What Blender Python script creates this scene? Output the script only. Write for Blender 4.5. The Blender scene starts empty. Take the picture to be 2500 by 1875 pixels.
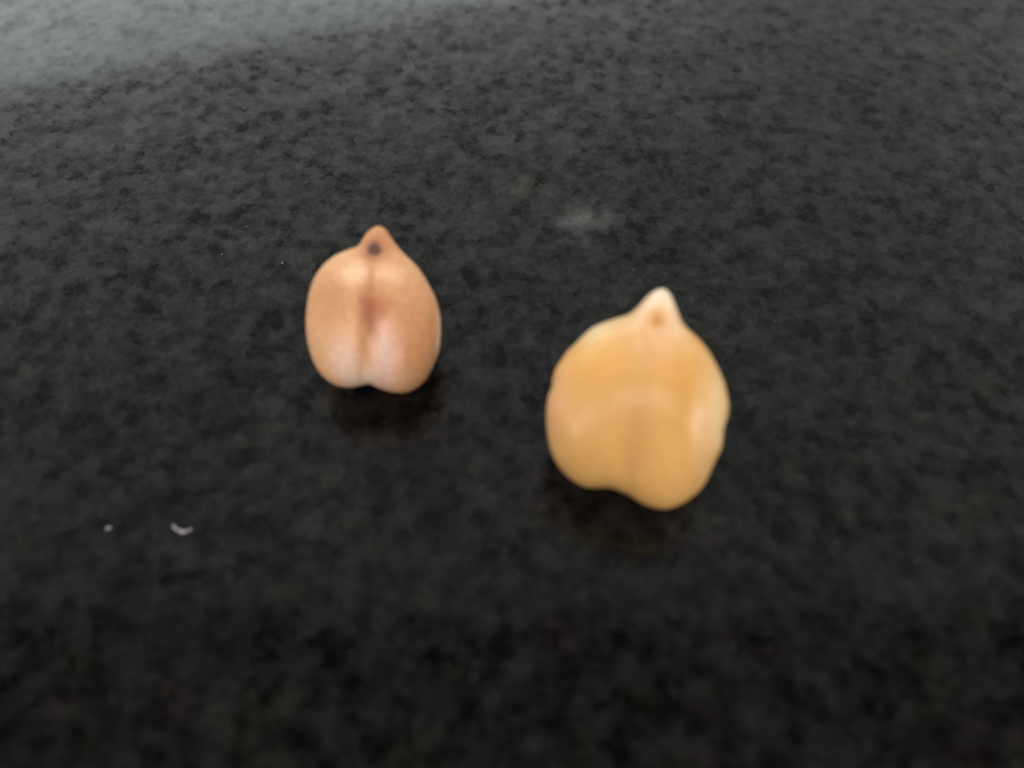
import bpy, math, random
import numpy as np
from mathutils import Vector, Matrix

# ------------------------------------------------------------------ camera
SC = bpy.context.scene
COL = SC.collection
PITCH = math.radians(56.0)          # the phone looks down at the counter
HEIGHT = 0.052                      # metres above the stone
LENS, SENSOR = 31.0, 36.0           # phone wide lens, 35 mm terms
PW, PH = 2500.0, 1875.0             # photograph size, used for the sight lines
FPX = LENS / SENSOR * PW

cam_data = bpy.data.cameras.new("camera")
cam_data.lens = LENS
cam_data.sensor_width = SENSOR
cam_data.clip_start = 0.002
cam_data.clip_end = 50.0
cam_data.dof.use_dof = True
cam_data.dof.focus_distance = 0.073
cam_data.dof.aperture_fstop = 17.0
cam = bpy.data.objects.new("camera", cam_data)
COL.objects.link(cam)
CAM = Vector((0.0, 0.0, HEIGHT))
cam.location = CAM
cam.rotation_euler = (math.pi / 2 - PITCH, 0.0, 0.0)
SC.camera = cam
FWD = Vector((0, math.cos(PITCH), -math.sin(PITCH)))
UP = Vector((0, math.sin(PITCH), math.cos(PITCH)))
RIGHT = Vector((1, 0, 0))

# ------------------------------------------------------------------ world, lamps, exposure
world = bpy.data.worlds.new("World")
SC.world = world
world.use_nodes = True
bg = world.node_tree.nodes["Background"]
bg.inputs[0].default_value = (0.93, 0.97, 1.0, 1)
bg.inputs[1].default_value = 0.065


def area_lamp(name, loc, aim, sx, sy, radiance, color):
    d = bpy.data.lights.new(name, 'AREA')
    d.shape = 'RECTANGLE'
    d.size, d.size_y = sx, sy
    d.energy = radiance * math.pi * sx * sy      # watts for the wanted radiance
    d.color = color
    o = bpy.data.objects.new(name, d)
    COL.objects.link(o)
    o.location = loc
    z = (Vector(loc) - Vector(aim)).normalized()
    o.rotation_euler = z.to_track_quat('Z', 'Y').to_euler()
    return o


# daylight window beyond the counter, mirrored faintly along the far stone
WA, WB = Vector((-1.75, 1.66, 0)), Vector((0.61, 2.41, 0))
wmid = (WA + WB) / 2
wd = (WB - WA).normalized()
win = area_lamp("window_light", (wmid.x, wmid.y, 0.80), (0, 0, 0.8), (WB - WA).length, 1.10, 2.7, (0.91, 1.0, 0.96))
win.rotation_euler = Matrix((wd, Vector((0, 0, 1)), wd.cross(Vector((0, 0, 1))))).transposed().to_euler()
if (win.matrix_basis.to_3x3() @ Vector((0, 0, -1))).y > 0:
    win.rotation_euler = Matrix((-wd, Vector((0, 0, 1)), (-wd).cross(Vector((0, 0, 1))))).transposed().to_euler()
# added lamp panel standing in for lit walls beyond, dimmer towards the top
far_fill = area_lamp("far_fill_light", (0.0, 2.75, 3.9), (0.0, 0.0, 3.9), 11.0, 7.8, 0.54, (1.0, 1.0, 0.97))
far_fill.data.spread = math.radians(163)
# added soft lamp above and behind the phone to brighten the seeds
area_lamp("seed_fill_light", (0.0, -0.82, 1.5), (0.0, 0.0, 0.0), 2.2, 0.75, 4.2, (1.0, 0.95, 0.88))
# windows to the left and right of the counter
area_lamp("left_window", (-1.40, -0.55, 0.55), (0, 0.04, 0), 0.50, 0.80, 6.0, (1.0, 0.97, 0.93))
area_lamp("right_window", (1.40, -0.55, 0.42), (0, 0.04, 0), 0.60, 0.70, 6.6, (1.0, 0.96, 0.90))
# second, smaller window to the far right
area_lamp("side_window", (2.0, 2.0, 0.70), (0, 0.04, 0.4), 1.0, 1.0, 2.0, (1.0, 0.97, 0.90))

SC.view_settings.view_transform = 'Standard'
SC.view_settings.look = 'None'
SC.view_settings.exposure = 0.0
SC.view_settings.gamma = 1.0
SC.view_settings.use_curve_mapping = False
SC.render.engine = 'CYCLES'
SC.cycles.use_denoising = True
SC.cycles.max_bounces = 5

# ------------------------------------------------------------------ helpers


def ray(px, py):
    return (FWD + RIGHT * ((px - PW / 2) / FPX) + UP * ((PH / 2 - py) / FPX))


def ground(px, py, z=0.0):
    d = ray(px, py)
    return CAM + d * ((z - CAM.z) / d.z)


def lin(r, g, b, k=1.0):
    def f(c):
        c /= 255.0
        return (c / 12.92 if c <= 0.04045 else ((c + 0.055) / 1.055) ** 2.4) * k
    return (f(r), f(g), f(b), 1.0)


def tag(o, label=None, cat=None, group=None, kind=None):
    for k, v in (("label", label), ("category", cat), ("group", group), ("kind", kind)):
        if v:
            o[k] = v
    return o


def mesh_obj(name, verts, faces, mat, parent=None, smooth=True):
    me = bpy.data.meshes.new(name)
    me.from_pydata([tuple(map(float, v)) for v in verts], [], faces)
    me.update()
    if smooth:
        me.polygons.foreach_set("use_smooth", [True] * len(me.polygons))
    me.materials.append(mat)
    o = bpy.data.objects.new(name, me)
    COL.objects.link(o)
    if parent:
        o.parent = parent
    return o


class Nodes:
    def __init__(self, name):
        self.mat = bpy.data.materials.new(name)
        self.mat.use_nodes = True
        self.t = self.mat.node_tree
        self.bsdf = self.t.nodes["Principled BSDF"]

    def n(self, kind, **kw):
        nd = self.t.nodes.new(kind)
        for k, v in kw.items():
            setattr(nd, k, v)
        return nd

    def link(self, a, b):
        self.t.links.new(a, b)

    def put(self, sock, v):
        if hasattr(v, "is_linked"):
            self.link(v, sock)
        else:
            sock.default_value = v

    def math(self, op, a, b=0.0, c=None):
        nd = self.n('ShaderNodeMath', operation=op)
        self.put(nd.inputs[0], a)
        self.put(nd.inputs[1], b)
        if c is not None:
            self.put(nd.inputs[2], c)
        return nd.outputs[0]

    def vmath(self, op, a, b):
        nd = self.n('ShaderNodeVectorMath', operation=op)
        self.put(nd.inputs[0], a)
        self.put(nd.inputs[1], b)
        return nd.outputs[0]

    def noise(self, vec, scale, detail=3.0, rough=0.55, dist=0.0, color=False):
        nd = self.n('ShaderNodeTexNoise')
        self.link(vec, nd.inputs['Vector'])
        nd.inputs['Scale'].default_value = scale
        nd.inputs['Detail'].default_value = detail
        nd.inputs['Roughness'].default_value = rough
        nd.inputs['Distortion'].default_value = dist
        return nd.outputs['Color' if color else 'Fac']

    def ramp(self, fac, lo, hi, a=0.0, b=1.0, smooth=True):
        nd = self.n('ShaderNodeMapRange')
        nd.interpolation_type = 'SMOOTHSTEP' if smooth else 'LINEAR'
        self.put(nd.inputs['Value'], fac)
        nd.inputs['From Min'].default_value = lo
        nd.inputs['From Max'].default_value = hi
        nd.inputs['To Min'].default_value = a
        nd.inputs['To Max'].default_value = b
        return nd.outputs['Result']

    def mix(self, fac, a, b, blend='MIX'):
        nd = self.n('ShaderNodeMix', data_type='RGBA', blend_type=blend)
        self.put(nd.inputs[0], fac)
        self.put(nd.inputs[6], a)
        self.put(nd.inputs[7], b)
        return nd.outputs[2]

    def blob(self, vec, c, r, ang=0.0, soft=0.0):
        """mask of a soft ellipsoid: 1 at its centre, 0 past its rim"""
        mp = self.n('ShaderNodeMapping', vector_type='TEXTURE')
        self.link(vec, mp.inputs[0])
        mp.inputs['Location'].default_value = c
        mp.inputs['Rotation'].default_value = (0, 0, ang)
        mp.inputs['Scale'].default_value = r
        ln = self.n('ShaderNodeVectorMath', operation='LENGTH')
        self.link(mp.outputs[0], ln.inputs[0])
        return self.ramp(ln.outputs['Value'], 1.0, soft)


# ------------------------------------------------------------------ the stone
def granite_material():
    N = Nodes("polished_black_granite")
    tc = N.n('ShaderNodeTexCoord').outputs['Object']          # metres
    mm = N.vmath('MULTIPLY', tc, (1000.0, 1000.0, 1000.0))    # millimetres
    w1 = N.noise(mm, 1.6, 2.0, 0.5, 0.0, True)
    wsub = N.vmath('SUBTRACT', w1, (0.5, 0.5, 0.5))
    warp = N.vmath('ADD', mm, N.vmath('MULTIPLY', wsub, (1.2, 1.2, 0.0)))
    # interlocking plates of dark pyroxene and grey feldspar
    vo = N.n('ShaderNodeTexVoronoi', feature='SMOOTH_F1')
    N.link(warp, vo.inputs['Vector'])
    vo.inputs['Scale'].default_value = 0.78
    vo.inputs['Smoothness'].default_value = 0.35
    plate = N.ramp(vo.outputs['Distance'], 0.15, 0.75)
    big = N.ramp(N.noise(mm, 0.13, 2.0, 0.5), 0.3, 0.7)
    cloud = N.ramp(N.noise(warp, 0.52, 6.0, 0.68), 0.36, 0.69)
    fine = N.ramp(N.noise(warp, 2.8, 3.0, 0.7), 0.40, 0.70)
    f = N.math('MULTIPLY', plate, 0.26)
    f = N.math('ADD', f, N.math('MULTIPLY', cloud, 0.50))
    f = N.math('ADD', f, N.math('MULTIPLY', fine, 0.24))
    f = N.math('ADD', f, N.math('MULTIPLY', N.math('SUBTRACT', big, 0.5), 0.16))
    # crisp single crystals, each with its own shade
    vc = N.n('ShaderNodeTexVoronoi', feature='F1')
    N.link(warp, vc.inputs['Vector'])
    vc.inputs['Scale'].default_value = 1.5
    cs = N.n('ShaderNodeSeparateColor')
    N.link(vc.outputs['Color'], cs.inputs[0])
    f = N.math('ADD', f, N.math('MULTIPLY', N.math('SUBTRACT', cs.outputs[0], 0.5), 0.24))
    f = N.ramp(f, 0.07, 0.98, smooth=False)
    # warm, cool and greenish grains
    hue = N.noise(mm, 0.33, 2.0, 0.5, 0.0, True)
    tint = N.mix(0.5, (0.5, 0.5, 0.5, 1), hue)
    dark = (0.0016, 0.0015, 0.0014, 1)
    light = (0.0105, 0.0099, 0.0095, 1)
    col = N.mix(f, dark, light)
    tint2 = N.vmath('MULTIPLY', tint, (2.0, 2.0, 2.0))
    col = N.mix(1.0, col, tint2, 'MULTIPLY')
    # pale wisps along grain borders
    vb = N.n('ShaderNodeTexVoronoi', feature='DISTANCE_TO_EDGE')
    N.link(warp, vb.inputs['Vector'])
    vb.inputs['Scale'].default_value = 0.75
    edge = N.ramp(vb.outputs['Distance'], 0.09, 0.0)
    wisp = N.math('MULTIPLY', edge, N.ramp(N.noise(mm, 0.7, 3.0, 0.6), 0.52, 0.72))
    col = N.mix(N.math('MULTIPLY', wisp, 0.65), col, (0.022, 0.022, 0.0215, 1))
    # sparse bright mica points
    vs = N.n('ShaderNodeTexVoronoi', feature='F1')
    N.link(mm, vs.inputs['Vector'])
    vs.inputs['Scale'].default_value = 0.55
    pt = N.ramp(vs.outputs['Distance'], 0.055, 0.02)
    sep = N.n('ShaderNodeSeparateColor')
    N.link(vs.outputs['Color'], sep.inputs[0])
    pt = N.math('MULTIPLY', pt, N.ramp(sep.outputs[0], 0.55, 0.95))
    col = N.mix(N.math('MULTIPLY', pt, 0.8), col, (0.10, 0.10, 0.098, 1))
    # a pale cloudy patch and a faint greenish one beside it, a black sliver of mineral
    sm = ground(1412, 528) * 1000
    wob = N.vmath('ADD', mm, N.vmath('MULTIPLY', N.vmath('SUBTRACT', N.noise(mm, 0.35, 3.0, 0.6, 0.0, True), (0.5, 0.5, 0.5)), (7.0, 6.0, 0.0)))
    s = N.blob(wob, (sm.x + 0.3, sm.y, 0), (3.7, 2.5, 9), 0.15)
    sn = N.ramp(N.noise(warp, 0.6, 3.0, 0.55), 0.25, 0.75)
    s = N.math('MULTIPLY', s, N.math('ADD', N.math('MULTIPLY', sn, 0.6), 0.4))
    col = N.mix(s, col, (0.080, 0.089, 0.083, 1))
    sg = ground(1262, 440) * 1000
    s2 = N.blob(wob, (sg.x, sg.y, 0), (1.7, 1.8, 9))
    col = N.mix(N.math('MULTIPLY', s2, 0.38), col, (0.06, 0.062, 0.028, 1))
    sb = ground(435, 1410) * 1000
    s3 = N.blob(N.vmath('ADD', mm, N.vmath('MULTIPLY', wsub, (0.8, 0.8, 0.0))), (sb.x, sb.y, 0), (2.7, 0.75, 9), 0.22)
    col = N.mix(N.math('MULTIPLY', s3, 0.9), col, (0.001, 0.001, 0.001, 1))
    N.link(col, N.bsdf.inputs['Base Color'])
    # polish: nearly mirror, with wiped streaks and dull grains
    strk = N.n('ShaderNodeMapping')
    N.link(mm, strk.inputs[0])
    strk.inputs['Rotation'].default_value = (0, 0, math.radians(58))
    strk.inputs['Scale'].default_value = (0.03, 0.35, 1)
    sk = N.ramp(N.noise(strk.outputs[0], 1.0, 3.0, 0.6), 0.4, 0.75)
    # a thin film of dust scatters a wide hazy reflection; the polish above it stays sharp
    ro = N.math('ADD', N.math('MULTIPLY', f, 0.10), N.math('MULTIPLY', sk, 0.06))
    N.link(N.math('ADD', ro, 0.30), N.bsdf.inputs['Roughness'])
    N.link(N.ramp(f, 0.0, 1.0, 0.02, 0.30, smooth=False), N.bsdf.inputs['Specular IOR Level'])
    N.bsdf.inputs['IOR'].default_value = 1.45
    cw = N.ramp(f, 0.0, 1.0, 0.80, 1.0, smooth=False)
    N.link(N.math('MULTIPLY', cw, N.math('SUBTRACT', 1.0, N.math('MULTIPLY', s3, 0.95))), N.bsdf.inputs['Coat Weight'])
    N.bsdf.inputs['Coat IOR'].default_value = 1.30
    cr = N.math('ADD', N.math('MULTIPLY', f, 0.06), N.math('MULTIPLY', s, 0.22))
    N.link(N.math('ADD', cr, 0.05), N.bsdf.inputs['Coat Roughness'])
    bp = N.n('ShaderNodeBump')
    bp.inputs['Strength'].default_value = 0.05
    bp.inputs['Distance'].default_value = 0.00002
    N.link(N.noise(mm, 0.35, 3.0, 0.5), bp.inputs['Height'])
    N.link(bp.outputs[0], N.bsdf.inputs['Normal'])
    N.link(bp.outputs[0], N.bsdf.inputs['Coat Normal'])
    return N.mat


def build_counter():
    import bmesh
    bm = bmesh.new()
    bmesh.ops.create_cube(bm, size=1.0)
    for v in bm.verts:
        v.co = Vector((v.co.x * 1.6, v.co.y * 0.64 + 0.12, (v.co.z - 0.5) * 0.03))
    bmesh.ops.bevel(bm, geom=[e for e in bm.edges], offset=0.0025, segments=3, affect='EDGES', profile=0.5)
    me = bpy.data.meshes.new("granite_countertop")
    bm.to_mesh(me)
    bm.free()
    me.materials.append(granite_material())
    o = bpy.data.objects.new("granite_countertop", me)
    COL.objects.link(o)
    return tag(o, "polished black granite countertop with fine grey mottling", kind="structure")


build_counter()

# ------------------------------------------------------------------ chickpeas
DRY = [(635, 92), (665, 105), (690, 135), (715, 175), (745, 215), (785, 262), (830, 305), (880, 352), (920, 400),
       (955, 455), (985, 510), (1015, 570), (1035, 635), (1048, 700), (1052, 770), (1049, 850), (1040, 930),
       (1020, 985), (1000, 1030), (975, 1080), (945, 1130), (905, 1170), (860, 1200), (810, 1218), (760, 1220),
       (700, 1212), (650, 1197), (605, 1180), (575, 1162), (555, 1155), (530, 1158), (490, 1166), (440, 1177),
       (390, 1177), (345, 1168), (300, 1150), (265, 1125), (230, 1095), (200, 1055), (175, 1005), (155, 950),
       (140, 890), (130, 820), (126, 750), (130, 680), (138, 610), (150, 550), (165, 500), (185, 450), (215, 400),
       (250, 358), (290, 322), (330, 293), (380, 270), (430, 250), (475, 235), (500, 220), (515, 190), (535, 155),
       (565, 122), (600, 100)]
DRY_MAP = (700, 520, 430 / 1189.0)
SOAKED = [(765, 95), (790, 108), (808, 135), (822, 165), (835, 200), (850, 240), (865, 275), (890, 310), (930, 345),
          (970, 385), (1005, 430), (1035, 480), (1062, 535), (1085, 590), (1102, 650), (1112, 710), (1110, 765),
          (1095, 810), (1083, 860), (1080, 910), (1068, 955), (1045, 1000), (1022, 1050), (1000, 1100), (970, 1150),
          (925, 1195), (875, 1230), (825, 1255), (775, 1268), (730, 1265), (680, 1252), (640, 1235), (595, 1205),
          (555, 1185), (510, 1168), (460, 1158), (410, 1160), (355, 1160), (310, 1145), (260, 1115), (215, 1075),
          (180, 1030), (155, 980), (138, 920), (128, 850), (124, 780), (128, 710), (138, 660), (155, 625), (160, 575),
          (175, 525), (205, 480), (240, 430), (290, 385), (340, 335), (390, 298), (450, 275), (500, 258), (550, 245),
          (590, 230), (620, 205), (650, 170), (690, 130), (730, 103)]
SOAKED_MAP = (1270, 660, 560 / 1222.0)


def radial_outline(pts, centre, unit, nth):
    """closed outline -> radius for each of nth directions about centre (y up)"""
    p = np.array([((x - centre[0]) / unit, (centre[1] - y) / unit) for x, y in pts])
    # densify with a closed Catmull-Rom curve
    n = len(p)
    dense = []
    for i in range(n):
        p0, p1, p2, p3 = p[i - 1], p[i], p[(i + 1) % n], p[(i + 2) % n]
        for t in np.linspace(0, 1, 12, endpoint=False):
            dense.append(0.5 * ((2 * p1) + (-p0 + p2) * t + (2 * p0 - 5 * p1 + 4 * p2 - p3) * t ** 2
                                + (-p0 + 3 * p1 - 3 * p2 + p3) * t ** 3))
    d = np.array(dense)
    th = np.arctan2(d[:, 1], d[:, 0])
    r = np.hypot(d[:, 0], d[:, 1])
    o = np.argsort(th)
    th, r = th[o], r[o]
    q = np.linspace(-math.pi, math.pi, nth, endpoint=False)
    rr = np.interp(q, np.r_[th - 2 * math.pi, th, th + 2 * math.pi], np.r_[r, r, r])
    k = np.exp(-0.5 * (np.arange(-4, 5) / 1.3) ** 2)
    k /= k.sum()
    rr = sum(w * np.roll(rr, s) for w, s in zip(k, range(-4, 5)))
    return q, rr


def inflate(q, R, ns):
    """solve lap(g) = -1 inside the outline; 2*sqrt(g) is the dome height"""
    nth = len(q)
    t = np.linspace(0, 1, ns + 1)[1:]
    s = np.sin(t * math.pi / 2)
    X = np.concatenate([[0.0], (np.cos(q)[None] * R[None] * s[:, None]).ravel()])
    Y = np.concatenate([[0.0], (np.sin(q)[None] * R[None] * s[:, None]).ravel()])
    tri = []
    for j in range(nth):
        k = (j + 1) % nth
        tri.append((0, 1 + j, 1 + k))
        for i in range(ns - 1):
            a, b = 1 + i * nth + j, 1 + i * nth + k
            c, d = a + nth, b + nth
            tri += [(a, c, d), (a, d, b)]
    T = np.array(tri)
    n = len(X)
    rows, cols, vals = [], [], []
    area = np.zeros(n)
    P = np.stack([X, Y], 1)
    for e in range(3):
        i, j, k = T[:, e], T[:, (e + 1) % 3], T[:, (e + 2) % 3]
        u, v = P[i] - P[k], P[j] - P[k]
        cr = np.abs(u[:, 0] * v[:, 1] - u[:, 1] * v[:, 0]) + 1e-15
        w = 0.5 * (u * v).sum(1) / cr
        rows += [i, j, i, j]
        cols += [j, i, i, j]
        vals += [-w, -w, w, w]
        np.add.at(area, k, cr / 6)
    rows, cols, vals = map(np.concatenate, (rows, cols, vals))
    free = np.ones(n, bool)
    free[1 + (ns - 1) * nth:] = False
    diag = np.bincount(rows, np.where(rows == cols, vals, 0), n)

    def A(x):
        return np.where(free, np.bincount(rows, vals * x[cols], n), 0)
    x = np.zeros(n)
    r = np.where(free, area, 0)
    z = r / diag
    p = z.copy()
    rz = r @ z
    for _ in range(900):
        Ap = A(p)
        al = rz / (p @ Ap)
        x += al * p
        r -= al * Ap
        if r @ r < 1e-16:
            break
        z = np.where(free, r / diag, 0)
        rn = r @ z
        p = z + (rn / rz) * p
        rz = rn
    return X, Y, 2 * np.sqrt(np.maximum(x, 0)), s


def seed(name, pts, pmap, centre, unit, front, back, relief, tilt, mat, slim=0.97):
    """one continuous seed: traced front outline, inflated to full depth, set down on the stone"""
    nth, ns = 288, 60
    q, R = radial_outline(pts, centre, unit, nth)
    X, Y, Hh, s = inflate(q, R, ns)
    X = X * slim
    n = len(X)
    rim = 1 + (ns - 1) * nth
    rad = np.concatenate([[0.0], np.repeat(s, nth)])
    zf = Hh * front
    zb = -Hh * back
    inner = np.clip(1 - rad ** 4, 0, 1)
    zf = zf + relief(X, Y) * inner
    V = np.concatenate([np.stack([X, Y, zf], 1), np.stack([X[:rim], Y[:rim], zb[:rim]], 1)])
    F = []
    for j in range(nth):
        k = (j + 1) % nth
        F.append((0, 1 + j, 1 + k))
        F.append((n, n + 1 + k, n + 1 + j))
        for i in range(ns - 1):
            a, b = 1 + i * nth + j, 1 + i * nth + k
            F.append((a, a + nth, b + nth, b))
            a2, b2 = n + a, n + b
            c2 = a2 + nth if i < ns - 2 else a + nth
            d2 = b2 + nth if i < ns - 2 else b + nth
            F.append((a2, b2, d2, c2))
    # place it: the sight line through the seed's centre, depth such that it rests on the stone
    cpx = pmap[0] + centre[0] * pmap[2]
    cpy = pmap[1] + centre[1] * pmap[2]
    upx = unit * pmap[2]
    d = ray(cpx, cpy)
    dn = d.normalized()
    W = -dn
    U = Vector((0, 0, 1)).cross(W).normalized()
    Vv = W.cross(U)
    U2 = RIGHT - W * RIGHT.dot(W)
    U = U2.normalized()
    Vv = W.cross(U)
    M = Matrix((U, Vv, W)).transposed() @ Matrix.Rotation(tilt, 3, 'X')
    Mn = np.array(M)
    low = (V @ Mn.T)[:, 2].min()
    k = upx / FPX                       # size per metre of axial depth
    depth = HEIGHT / (-d.z - low * k)
    scale = k * depth
    loc = CAM + d * depth
    print(name, "half width mm", scale * 1000, "depth", depth, "height", loc.z)
    root = bpy.data.objects.new(name, None)
    COL.objects.link(root)
    root.empty_display_size = 0.003
    base = Vector((loc.x, loc.y, 0.0))
    root.matrix_world = Matrix.Translation(base) @ M.to_4x4()
    off = M.inverted() @ (loc - base)
    body = mesh_obj("seed_coat", V * scale, F, mat(scale), root)
    body.location = off

    def surf(x, y):
        """front surface height at local x, y (nearest sampled vertices)"""
        dd = (X - x) ** 2 + (Y - y) ** 2
        ix = np.argsort(dd)[:6]
        w = 1 / (dd[ix] + 1e-5)
        return float((zf[ix] * w).sum() / w.sum())

    def scar(cx, cy, rx, ry, ang, lift, m, label, lobes=0.0, nm="hilum"):
        """the hilum: a small dished pad let into the coat"""
        vs, fs = [], []
        rings, segs = 7, 28
        for i in range(rings + 1):
            t = i / rings
            for j in range(segs):
                a = 2 * math.pi * j / segs
                wob = 1 + lobes * (0.5 * math.cos(3 * (a - 1.35)) + 0.3 * math.cos(5 * a))
                lx, ly = rx * t * math.cos(a) * wob, ry * t * math.sin(a) * wob
                x = cx + lx * math.cos(ang) - ly * math.sin(ang)
                y = cy + lx * math.sin(ang) + ly * math.cos(ang)
                h = lift * (1 - t ** 3 * 1.6) - lift * 0.45 * math.exp(-(t / 0.35) ** 2)
                vs.append(np.array((x, y, surf(x, y) + h)) * scale)
        for i in range(rings):
            for j in range(segs):
                k2 = (j + 1) % segs
                fs.append((i * segs + j, (i + 1) * segs + j, (i + 1) * segs + k2, i * segs + k2))
        o = mesh_obj(nm, vs, fs, m, root)
        o.location = off
        tag(o, label)
        return o
    return root, scar


def patch_material(name, base, patches, centre, unit, rough, sss, coat, grain, gain):
    def make(scale):
        N = Nodes(name)
        tc = N.n('ShaderNodeTexCoord').outputs['Object']
        k = 1.0 / scale
        p = N.vmath('MULTIPLY', tc, (k, k, k))
        nz = N.noise(p, 3.2, 3.0, 0.55, 0.0, True)
        wp = N.vmath('ADD', p, N.vmath('MULTIPLY', N.vmath('SUBTRACT', nz, (0.5, 0.5, 0.5)), (0.16, 0.16, 0.1)))
        col = lin(*base)
        for (zx, zy, rx, ry, ang, rgb, st) in patches:
            c = ((zx - centre[0]) / unit, (centre[1] - zy) / unit, 0.5)
            m = N.blob(wp, c, (1.15 * rx / unit, 1.15 * ry / unit, 1.9), math.radians(ang))
            col = N.mix(N.math('MULTIPLY', m, st), col, lin(*rgb))
        # fine mottling of the skin
        g = N.ramp(N.noise(p, 12.0, 6.0, 0.72), 0.3, 0.7, 1 - grain, 1 + grain)
        gc = N.n('ShaderNodeCombineColor')
        N.link(g, gc.inputs[0])
        N.link(N.math('POWER', g, 1.25), gc.inputs[1])
        N.link(N.math('POWER', g, 1.6), gc.inputs[2])
        col = N.mix(1.0, col, gc.outputs[0], 'MULTIPLY')
        col = N.mix(1.0, col, gain + (1,), 'MULTIPLY')
        b = N.bsdf
        N.link(col, b.inputs['Base Color'])
        rn = N.ramp(N.noise(p, 4.0, 3.0, 0.6), 0.3, 0.7, rough - 0.06, rough + 0.08)
        N.link(rn, b.inputs['Roughness'])
        b.inputs['IOR'].default_value = 1.42
        b.inputs['Subsurface Weight'].default_value = sss[0]
        b.inputs['Subsurface Radius'].default_value = (1.0, 0.55, 0.28)
        b.inputs['Subsurface Scale'].default_value = sss[1]
        b.inputs['Coat Weight'].default_value = coat
        b.inputs['Coat Roughness'].default_value = 0.20
        bp = N.n('ShaderNodeBump')
        bp.inputs['Strength'].default_value = 0.5
        bp.inputs['Distance'].default_value = scale * 0.02
        hh = N.math('ADD', N.noise(p, 6.0, 3.0, 0.6), N.math('MULTIPLY', N.noise(p, 26.0, 3.0, 0.6), 0.35))
        N.link(hh, bp.inputs['Height'])
        N.link(bp.outputs[0], b.inputs['Normal'])
        return N.mat
    return make


def plain(name, rgb, rough=0.6, sss=0.0, var=0.25, scale=4000.0):
    N = Nodes(name)
    tc = N.n('ShaderNodeTexCoord').outputs['Object']
    g = N.ramp(N.noise(tc, scale, 3.0, 0.6), 0.3, 0.7)
    c = lin(*rgb)
    N.link(N.mix(g, tuple(x * (1 - var) for x in c[:3]) + (1,), tuple(min(1, x * (1 + var)) for x in c[:3]) + (1,)),
           N.bsdf.inputs['Base Color'])
    N.bsdf.inputs['Roughness'].default_value = rough
    N.bsdf.inputs['Subsurface Weight'].default_value = sss
    N.bsdf.inputs['Subsurface Scale'].default_value = 0.0004
    return N.mat


def gauss(x, s):
    return np.exp(-(x / s) ** 2)


def step(x, a, b):
    t = np.clip((x - a) / (b - a), 0, 1)
    return t * t * (3 - 2 * t)


# ---- the dry one
DC, DU = (590, 690), 463.0


def dry_relief(x, y):
    mid = -0.02 + 0.10 * step(y, 0.2, 1.0) - 0.16 * step(-y, -0.1, 0.9)
    e = x - mid
    low = step(-y, -0.35, 0.35)
    g = -0.045 * gauss(e, 0.11) * low - 0.035 * gauss(e, 0.33) * step(-y, -0.55, 0.2)
    g = g - 0.02 * gauss(e, 0.06) * step(y, -0.2, 0.1) * step(-y, -0.85, -0.6)      # seam up to the hilum
    ridge = 0.04 * gauss(e - 0.26, 0.16) * step(-y, -0.05, 0.4) + 0.035 * gauss(e + 0.26, 0.15) * step(-y, -0.05, 0.4)
    dent = -0.06 * np.exp(-((x - 0.02) ** 2 + (y - 0.95) ** 2) / 0.02)
    hollow = -0.03 * np.exp(-((x - 0.02) / 0.16) ** 2 - ((y - 0.15) / 0.28) ** 2)
    facet = -0.07 * step(x, 0.78, 0.95)
    lump = 0.012 * np.sin(5.1 * x + 1.3) * np.cos(4.3 * y + 0.4) + 0.008 * np.sin(9.7 * x - 6.1 * y)
    return g + ridge + dent + hollow + facet + lump


dry_patches = [
    (330, 590, 230, 260, 0, (196, 140, 94), 0.8),
    (850, 800, 280, 440, 0, (198, 136, 91), 0.85),
    (640, 150, 260, 260, 0, (192, 128, 84), 1.0),
    (590, 290, 150, 130, 0, (188, 124, 78), 0.8),
    (470, 420, 150, 110, 20, (240, 198, 158), 0.8),
    (670, 420, 130, 95, -15, (238, 194, 152), 0.75),
    (655, 940, 150, 330, 4, (230, 188, 166), 1.0),
    (405, 990, 150, 280, 0, (228, 188, 162), 0.95),
    (515, 1110, 150, 110, 0, (222, 198, 172), 0.8),
    (600, 610, 190, 200, 0, (190, 126, 86), 0.7),
    (552, 690, 88, 240, 2, (148, 80, 47), 0.95),
    (628, 655, 120, 95, 25, (172, 104, 68), 0.7),
    (572, 440, 42, 160, 0, (182, 120, 78), 0.6),
    (522, 860, 66, 250, 0, (190, 138, 92), 0.85),
    (497, 1060, 30, 150, 0, (192, 154, 116), 0.6),
    (597, 262, 100, 95, 0, (128, 78, 62), 0.9),
    (1035, 820, 60, 280, 0, (240, 200, 160), 0.9),  # bright rim light painted into the right edge
]
dry_mat = patch_material("dry_seed_coat", (216, 164, 116), dry_patches, DC, DU, 0.62, (0.22, 0.0006), 0.0, 0.09, (1.27, 1.30, 1.44))
dry, dry_scar = seed("dry_chickpea", DRY, DRY_MAP, DC, DU, 0.73, 0.86, dry_relief, math.radians(0), dry_mat)
tag(dry, "smaller tan dry chickpea with a brown groove and dark spot under its beak, further left", "chickpea",
    "chickpeas on the granite")
hil_d = plain("dark_hilum", (108, 68, 58), 0.7, 0.0, 0.45)
dry_scar((597 - DC[0]) / DU, (DC[1] - 262) / DU, 0.112, 0.105, 0.2, 0.012, hil_d, "dark purplish scar under the beak", 0.16)

# ---- the soaked one
SC_C, SU = (615, 690), 495.0


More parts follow.
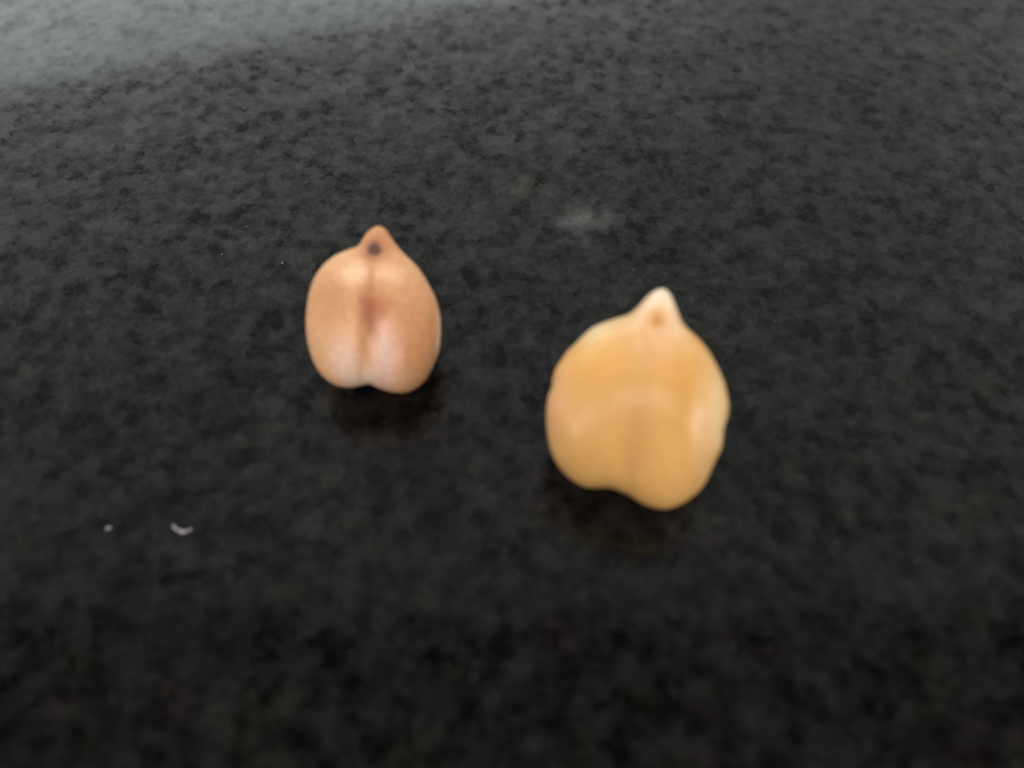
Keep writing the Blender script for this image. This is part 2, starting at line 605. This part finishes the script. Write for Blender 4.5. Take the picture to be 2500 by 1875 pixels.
def soaked_relief(x, y):
    mid = 0.04 + 0.12 * step(y, 0.3, 0.9) - 0.10 * step(-y, 0.2, 0.9)
    e = x - mid
    g = -0.045 * gauss(e, 0.30) * step(-y, -0.3, 0.5) - 0.008 * gauss(e, 0.10) * step(-y, -0.6, 0.2)
    rid = 0.006 * gauss(e, 0.10) * step(y, 0.25, 0.5) * (1 - step(y, 0.7, 0.85))
    dent = -0.05 * np.exp(-((x - 0.22) ** 2 + (y - 0.82) ** 2) / 0.012)
    side = -0.05 * np.exp(-((x - 0.80) / 0.12) ** 2 - ((y + 0.45) / 0.28) ** 2)
    left = 0.035 * np.exp(-((x + 0.70) / 0.14) ** 2 - ((y + 0.36) / 0.3) ** 2)
    wr = 0.018 * np.sin(13 * y + 3 * x) * step(np.abs(x), 0.6, 0.9) + 0.010 * np.sin(4.2 * x + 0.7) * np.cos(5.0 * y)
    return g + rid + dent + side + left + wr


soaked_patches = [
    (420, 480, 330, 220, 10, (242, 186, 104), 0.7),
    (870, 620, 220, 330, 0, (232, 176, 96), 0.7),
    (840, 740, 150, 200, 0, (214, 162, 84), 0.5),
    (190, 690, 150, 340, 0, (246, 192, 142), 0.75),  # pinkish left edge, lightened with painted rim light
    (1030, 760, 150, 400, 0, (252, 214, 162), 0.9),  # right edge made paler, side light put into the coat colour
    (990, 1060, 180, 200, 0, (222, 180, 118), 0.6),
    (400, 300, 300, 100, 27, (255, 224, 178), 0.85),  # soft highlight along the upper left, painted in
    (620, 780, 130, 420, 0, (214, 158, 94), 0.6),
    (600, 980, 60, 260, 0, (204, 146, 96), 0.4),
    (700, 420, 200, 190, 0, (244, 192, 142), 0.75),
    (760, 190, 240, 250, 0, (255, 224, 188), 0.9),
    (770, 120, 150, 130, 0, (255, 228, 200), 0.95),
    (682, 420, 30, 170, 12, (226, 170, 116), 0.55),
    (725, 288, 85, 100, 0, (232, 162, 96), 0.85),
]
soaked_mat = patch_material("soaked_seed_coat", (230, 178, 108), soaked_patches, SC_C, SU, 0.42, (0.40, 0.0009), 0.22, 0.04, (1.06, 1.04, 1.04))
soaked, soaked_scar = seed("soaked_chickpea", SOAKED, SOAKED_MAP, SC_C, SU, 0.77, 0.84, soaked_relief, math.radians(0), soaked_mat)
tag(soaked, "larger plump yellow soaked chickpea with a pale beak and orange spot, nearer right", "chickpea",
    "chickpeas on the granite")
hil_s = plain("orange_hilum", (226, 156, 88), 0.5, 0.3)
soaked_scar((725 - SC_C[0]) / SU, (SC_C[1] - 290) / SU, 0.062, 0.085, -0.25, 0.012, hil_s, "soft orange scar under the beak")

# ------------------------------------------------------------------ crumbs and dust on the stone
crumb_mat = plain("white_crumb", (172, 164, 168), 0.6, 0.2, 0.12)


def sweep(name, pts, rads, mat, segs=10, seed_=1):
    """a lumpy bent sliver lying on the stone: points in metres, one radius each"""
    rnd = random.Random(seed_)
    pts = [Vector(p) for p in pts]
    # refine
    P, Rr = [], []
    for i in range(len(pts) - 1):
        for t in np.linspace(0, 1, 4, endpoint=False):
            P.append(pts[i].lerp(pts[i + 1], t))
            Rr.append(rads[i] * (1 - t) + rads[i + 1] * t)
    P.append(pts[-1])
    Rr.append(rads[-1])
    vs, fs = [], []
    base = sum(P, Vector()) / len(P)
    base.z = 0
    for i, (p, r) in enumerate(zip(P, Rr)):
        tg = (P[min(i + 1, len(P) - 1)] - P[max(i - 1, 0)]).normalized()
        side = tg.cross(Vector((0, 0, 1))).normalized()
        up = side.cross(tg)
        for j in range(segs):
            a = 2 * math.pi * j / segs
            rr = r * (1 + rnd.uniform(-0.3, 0.3))
            c = p + Vector((0, 0, r * 0.8)) + side * (rr * math.cos(a)) + up * (rr * 0.8 * math.sin(a)) - base
            c.z = max(c.z, 0.000002)
            vs.append(c)
    for i in range(len(P) - 1):
        for j in range(segs):
            k = (j + 1) % segs
            fs.append((i * segs + j, i * segs + k, (i + 1) * segs + k, (i + 1) * segs + j))
    fs.append(tuple(range(segs))[::-1])
    fs.append(tuple((len(P) - 1) * segs + j for j in range(segs)))
    o = mesh_obj(name, vs, fs, mat)
    o.location = base
    return o


def gp(*pp):
    return [ground(x, y) for x, y in pp]


MMR = 0.001
o = sweep("crumb", gp((424, 1284), (430, 1293), (440, 1297), (447, 1301), (458, 1297), (468, 1292)),
          [0.085 * MMR, 0.06 * MMR, 0.10 * MMR, 0.11 * MMR, 0.05 * MMR, 0.06 * MMR], crumb_mat, seed_=3)
tag(o, "curved white crumb lying on the dark stone at lower left", "crumb", "white crumbs on the stone")
o = sweep("crumb", gp((259, 1293), (263, 1291), (268, 1290), (272, 1288)),
          [0.05 * MMR, 0.10 * MMR, 0.10 * MMR, 0.04 * MMR], crumb_mat, seed_=5)
tag(o, "small round white crumb left of the curved crumb", "crumb", "white crumbs on the stone")

dust_mat = plain("pale_dust", (214, 212, 208), 0.7, 0.0, 0.15)
specks = [
    (689, 642, 0.045, "bright dust speck on the stone just left of the dry chickpea"),
    (542, 621, 0.032, "faint dust speck left of the brightest one, near the dry chickpea"),
    (601, 553, 0.026, "tiny dust speck above and left of the dry chickpea"),
    (714, 142, 0.030, "tiny pale dust speck high on the stone in the upper left"),
    (986, 165, 0.030, "tiny pale dust speck beside the lower end of the pale fibre"),
    (2446, 1434, 0.022, "dim dust speck near the right edge of the stone"),
]
for i, (x, y, r, lab) in enumerate(specks):
    c = ground(x, y)
    e = Vector((r * MMR * 1.2, r * MMR * 0.3, 0))
    o = sweep("dust_speck", [c - e, c, c + e], [r * 0.5 * MMR, r * MMR, r * 0.4 * MMR], dust_mat, 8, 10 + i)
    tag(o, lab, "dust speck", "dust specks on the stone")

fib_mat = plain("pale_fibre", (150, 148, 146), 0.6, 0.0, 0.3)
o = sweep("fibre", gp((972, 84), (982, 103), (992, 124), (1000, 145), (1009, 168)),
          [0.005 * MMR, 0.008 * MMR, 0.009 * MMR, 0.009 * MMR, 0.030 * MMR], fib_mat, 6, 30)
tag(o, "thin pale fibre lying on the far stone above the dry chickpea", "fibre")
